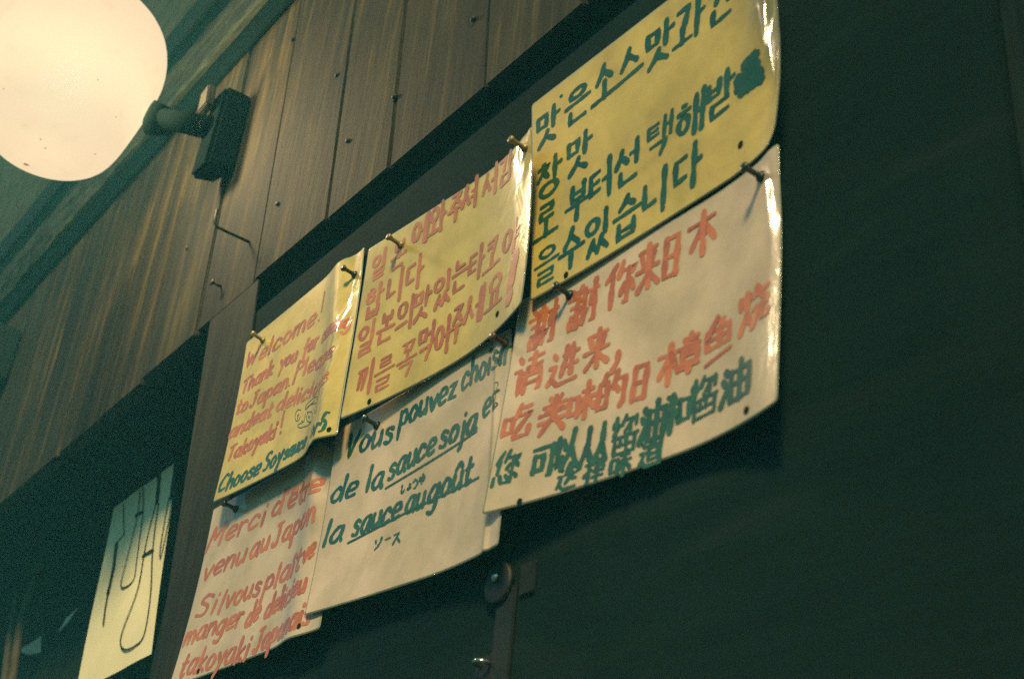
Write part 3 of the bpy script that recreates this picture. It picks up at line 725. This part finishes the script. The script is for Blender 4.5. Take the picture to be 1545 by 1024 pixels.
bm = bmesh.new(); add_box(bm, GX + .078, GX + .132, PY - .05, PY - .0035, GZ - .120, GZ + .035, bevel=.006, jit=.007)
child('mounting_block', bm, BLACK, lamp)  # block's shaded look comes from its black colour
bm = bmesh.new(); add_box(bm, GX + .082, GX + .112, PY - .064, PY - .0505, GZ - .008, GZ + .032, bevel=.002, jit=.003)
child('lit_block_face', bm, STICK, lamp)  # pale piece added as the lamp-lit face of the block

# ------------------------------------------------------------------ latch on the board
ht = empty('door_latch', (.625, 0, -.60)); tag(ht, 'worn brown iron latch on the dark board below the green French sign', 'latch')
bm = bmesh.new(); add_box(bm, .618, .642, -.004, -.0008, -.60, -.488, bevel=.0012); child('strap', bm, RUST, ht)
bm = bmesh.new()
add_lathe(bm, [(0, 0), (.017, 0), (.017, .003), (.015, .004), (0, .0042)], Matrix.Translation((.622, -.0042, -.484)) @ Matrix.Rotation(math.pi / 2, 4, 'X'), 20, cap=False); child('hinge_plate', bm, RUST, ht, True)
bm = bmesh.new()
add_lathe(bm, [(0, 0), (.0042, 0), (.004, .003), (0, .0042)], Matrix.Translation((.622, -.0083, -.480)) @ Matrix.Rotation(math.pi / 2, 4, 'X'), 12, cap=False); child('screw', bm, STEEL, ht, True)
bm = bmesh.new()
add_box(bm, .645, .664, -.003, -.0008, -.50, -.474, bevel=.001); child('wing_plate', bm, RUST, ht)
bm = bmesh.new()
add_tube(bm, [(.606, -.002, -.546), (.606, -.010, -.545), (.610, -.013, -.545), (.616, -.013, -.5455), (.619, -.010, -.546), (.619, -.002, -.546)], .0019, 8); child('staple', bm, STEEL, ht, True)
bm = bmesh.new(); add_box(bm, .598, .6172, -.0035, -.0008, -.575, -.538, bevel=.001); child('lock_plate', bm, RUST, ht)

# ------------------------------------------------------------------ drawn poster in the recess
pst = empty('drawn_poster', (-.55, .15, -.30)); tag(pst, 'pale paper poster with black loop drawings hanging in the dark recess', 'poster')
PYY = .120
def pface(x, y, up): return (x / 1000, PYY - .0004 - up, y / 1000)
bm = bmesh.new()
cor = [(-0.730, 0.045), (-0.481, 0.047), (-0.407, -0.281), (-0.689, -0.284)]
n_ = 14
gv = [[bm.verts.new(((cor[0][0] * (1 - i / n_) + cor[1][0] * i / n_) * (1 - j / n_) + (cor[3][0] * (1 - i / n_) + cor[2][0] * i / n_) * j / n_, PYY + .001 + .0006 * math.sin(i * .9 + j * .5), (cor[0][1] * (1 - i / n_) + cor[1][1] * i / n_) * (1 - j / n_) + (cor[3][1] * (1 - i / n_) + cor[2][1] * i / n_) * j / n_)) for i in range(n_ + 1)] for j in range(n_ + 1)]
for j in range(n_):
    for i in range(n_): bm.faces.new((gv[j][i], gv[j + 1][i], gv[j + 1][i + 1], gv[j][i + 1]))
child('paper', bm, POSTER, pst, True)
DRAW = [(11, [(-667, -40), (-652, -87), (-649, -128)], 1), (5, [(-650, -123), (-644, -156), (-635, -184)], 1), (2.6, [(-685, 38), (-642, -30), (-671, -40)], 0),
 (3, [(-607, 42), (-578, -13), (-554, -97), (-546, -133), (-579, -138), (-600, -125), (-600, -83), (-602, -6), (-618, 42)], 0), (5, [(-610, -7), (-581, -9)], 0),
 (3.4, [(-529, -11), (-530, -64), (-527, -98), (-519, -157), (-541, -214), (-537, -237), (-513, -252), (-475, -255), (-448, -243), (-459, -181), (-495, -98), (-517, -14)], 0), (5.5, [(-531, -99), (-493, -99)], 0),
 (12, [(-547, 45), (-540, 34), (-525, -10)], 0), (12, [(-483, 43), (-478, 27), (-469, -19)], 0), (2.8, [(-460, -24), (-454, -82), (-453, -124), (-466, -96), (-477, -18)], 0)]
for pen, pts, _ in DRAW:
    rb = Ribbons(pface); rb.k = 6
    rb.stroke(catmull(pts, 5) if len(pts) > 3 else pts, pen, .08, chisel=False)
    rb.build('drawn_line', BLACKINK, pst)
for lab, pts in [('larger torn scrap of pale paper in the recess near the poster', [(-1.301, -.062), (-1.183, -.058), (-1.163, -.094), (-1.24, -.082)]), ('smaller narrow scrap of pale paper in the recess near the poster', [(-1.073, -.077), (-1.068, -.051), (-1.006, -.044), (-1.039, -.066)])]:
    bm = bmesh.new(); f = bm.faces.new([bm.verts.new((x, .190 + random.uniform(-.003, .003), z)) for x, z in pts])
    r = bmesh.ops.extrude_face_region(bm, geom=[f])
    for v in r['geom']:
        if isinstance(v, bmesh.types.BMVert): v.co.y += .0006
    tag(from_bm('paper_scrap', bm, SCRAP), lab, 'paper scrap', 'paper scraps in the recess')
for lab, pts in [('thin leaning wooden stick in the recess', [(-1.09, .14, -.30), (-1.159, .14, -.16), (-1.22, .145, -.065), (-1.27, .15, .04)]), ('curved wooden stick in the recess beside the paper scraps', [(-1.06, .135, -.30), (-1.108, .138, -.17), (-1.155, .14, -.041), (-1.14, .145, .07)])]:
    bm = bmesh.new(); add_tube(bm, catmull(pts, 5), .009, 6)
    tag(from_bm('wooden_stick', bm, STICK, None, True), lab, 'stick', 'sticks in the recess')

# ------------------------------------------------------------------ teal haze added as an even veil to lift the blacks
bm = bmesh.new(); add_box(bm, -9.5, 9.5, -9.5, 9.5, -3.6, 3.45)
m = bpy.data.materials.new('teal_veil'); m.use_nodes = True
n = m.node_tree; n.nodes.clear()
ov = n.nodes.new('ShaderNodeOutputMaterial'); pv = n.nodes.new('ShaderNodeVolumePrincipled')
pv.inputs['Color'].default_value = (.16, .84, 1.0, 1)
pv.inputs['Density'].default_value = .031
n.links.new(pv.outputs[0], ov.inputs['Volume'])
tag(from_bm('haze', bm, m), kind='stuff')
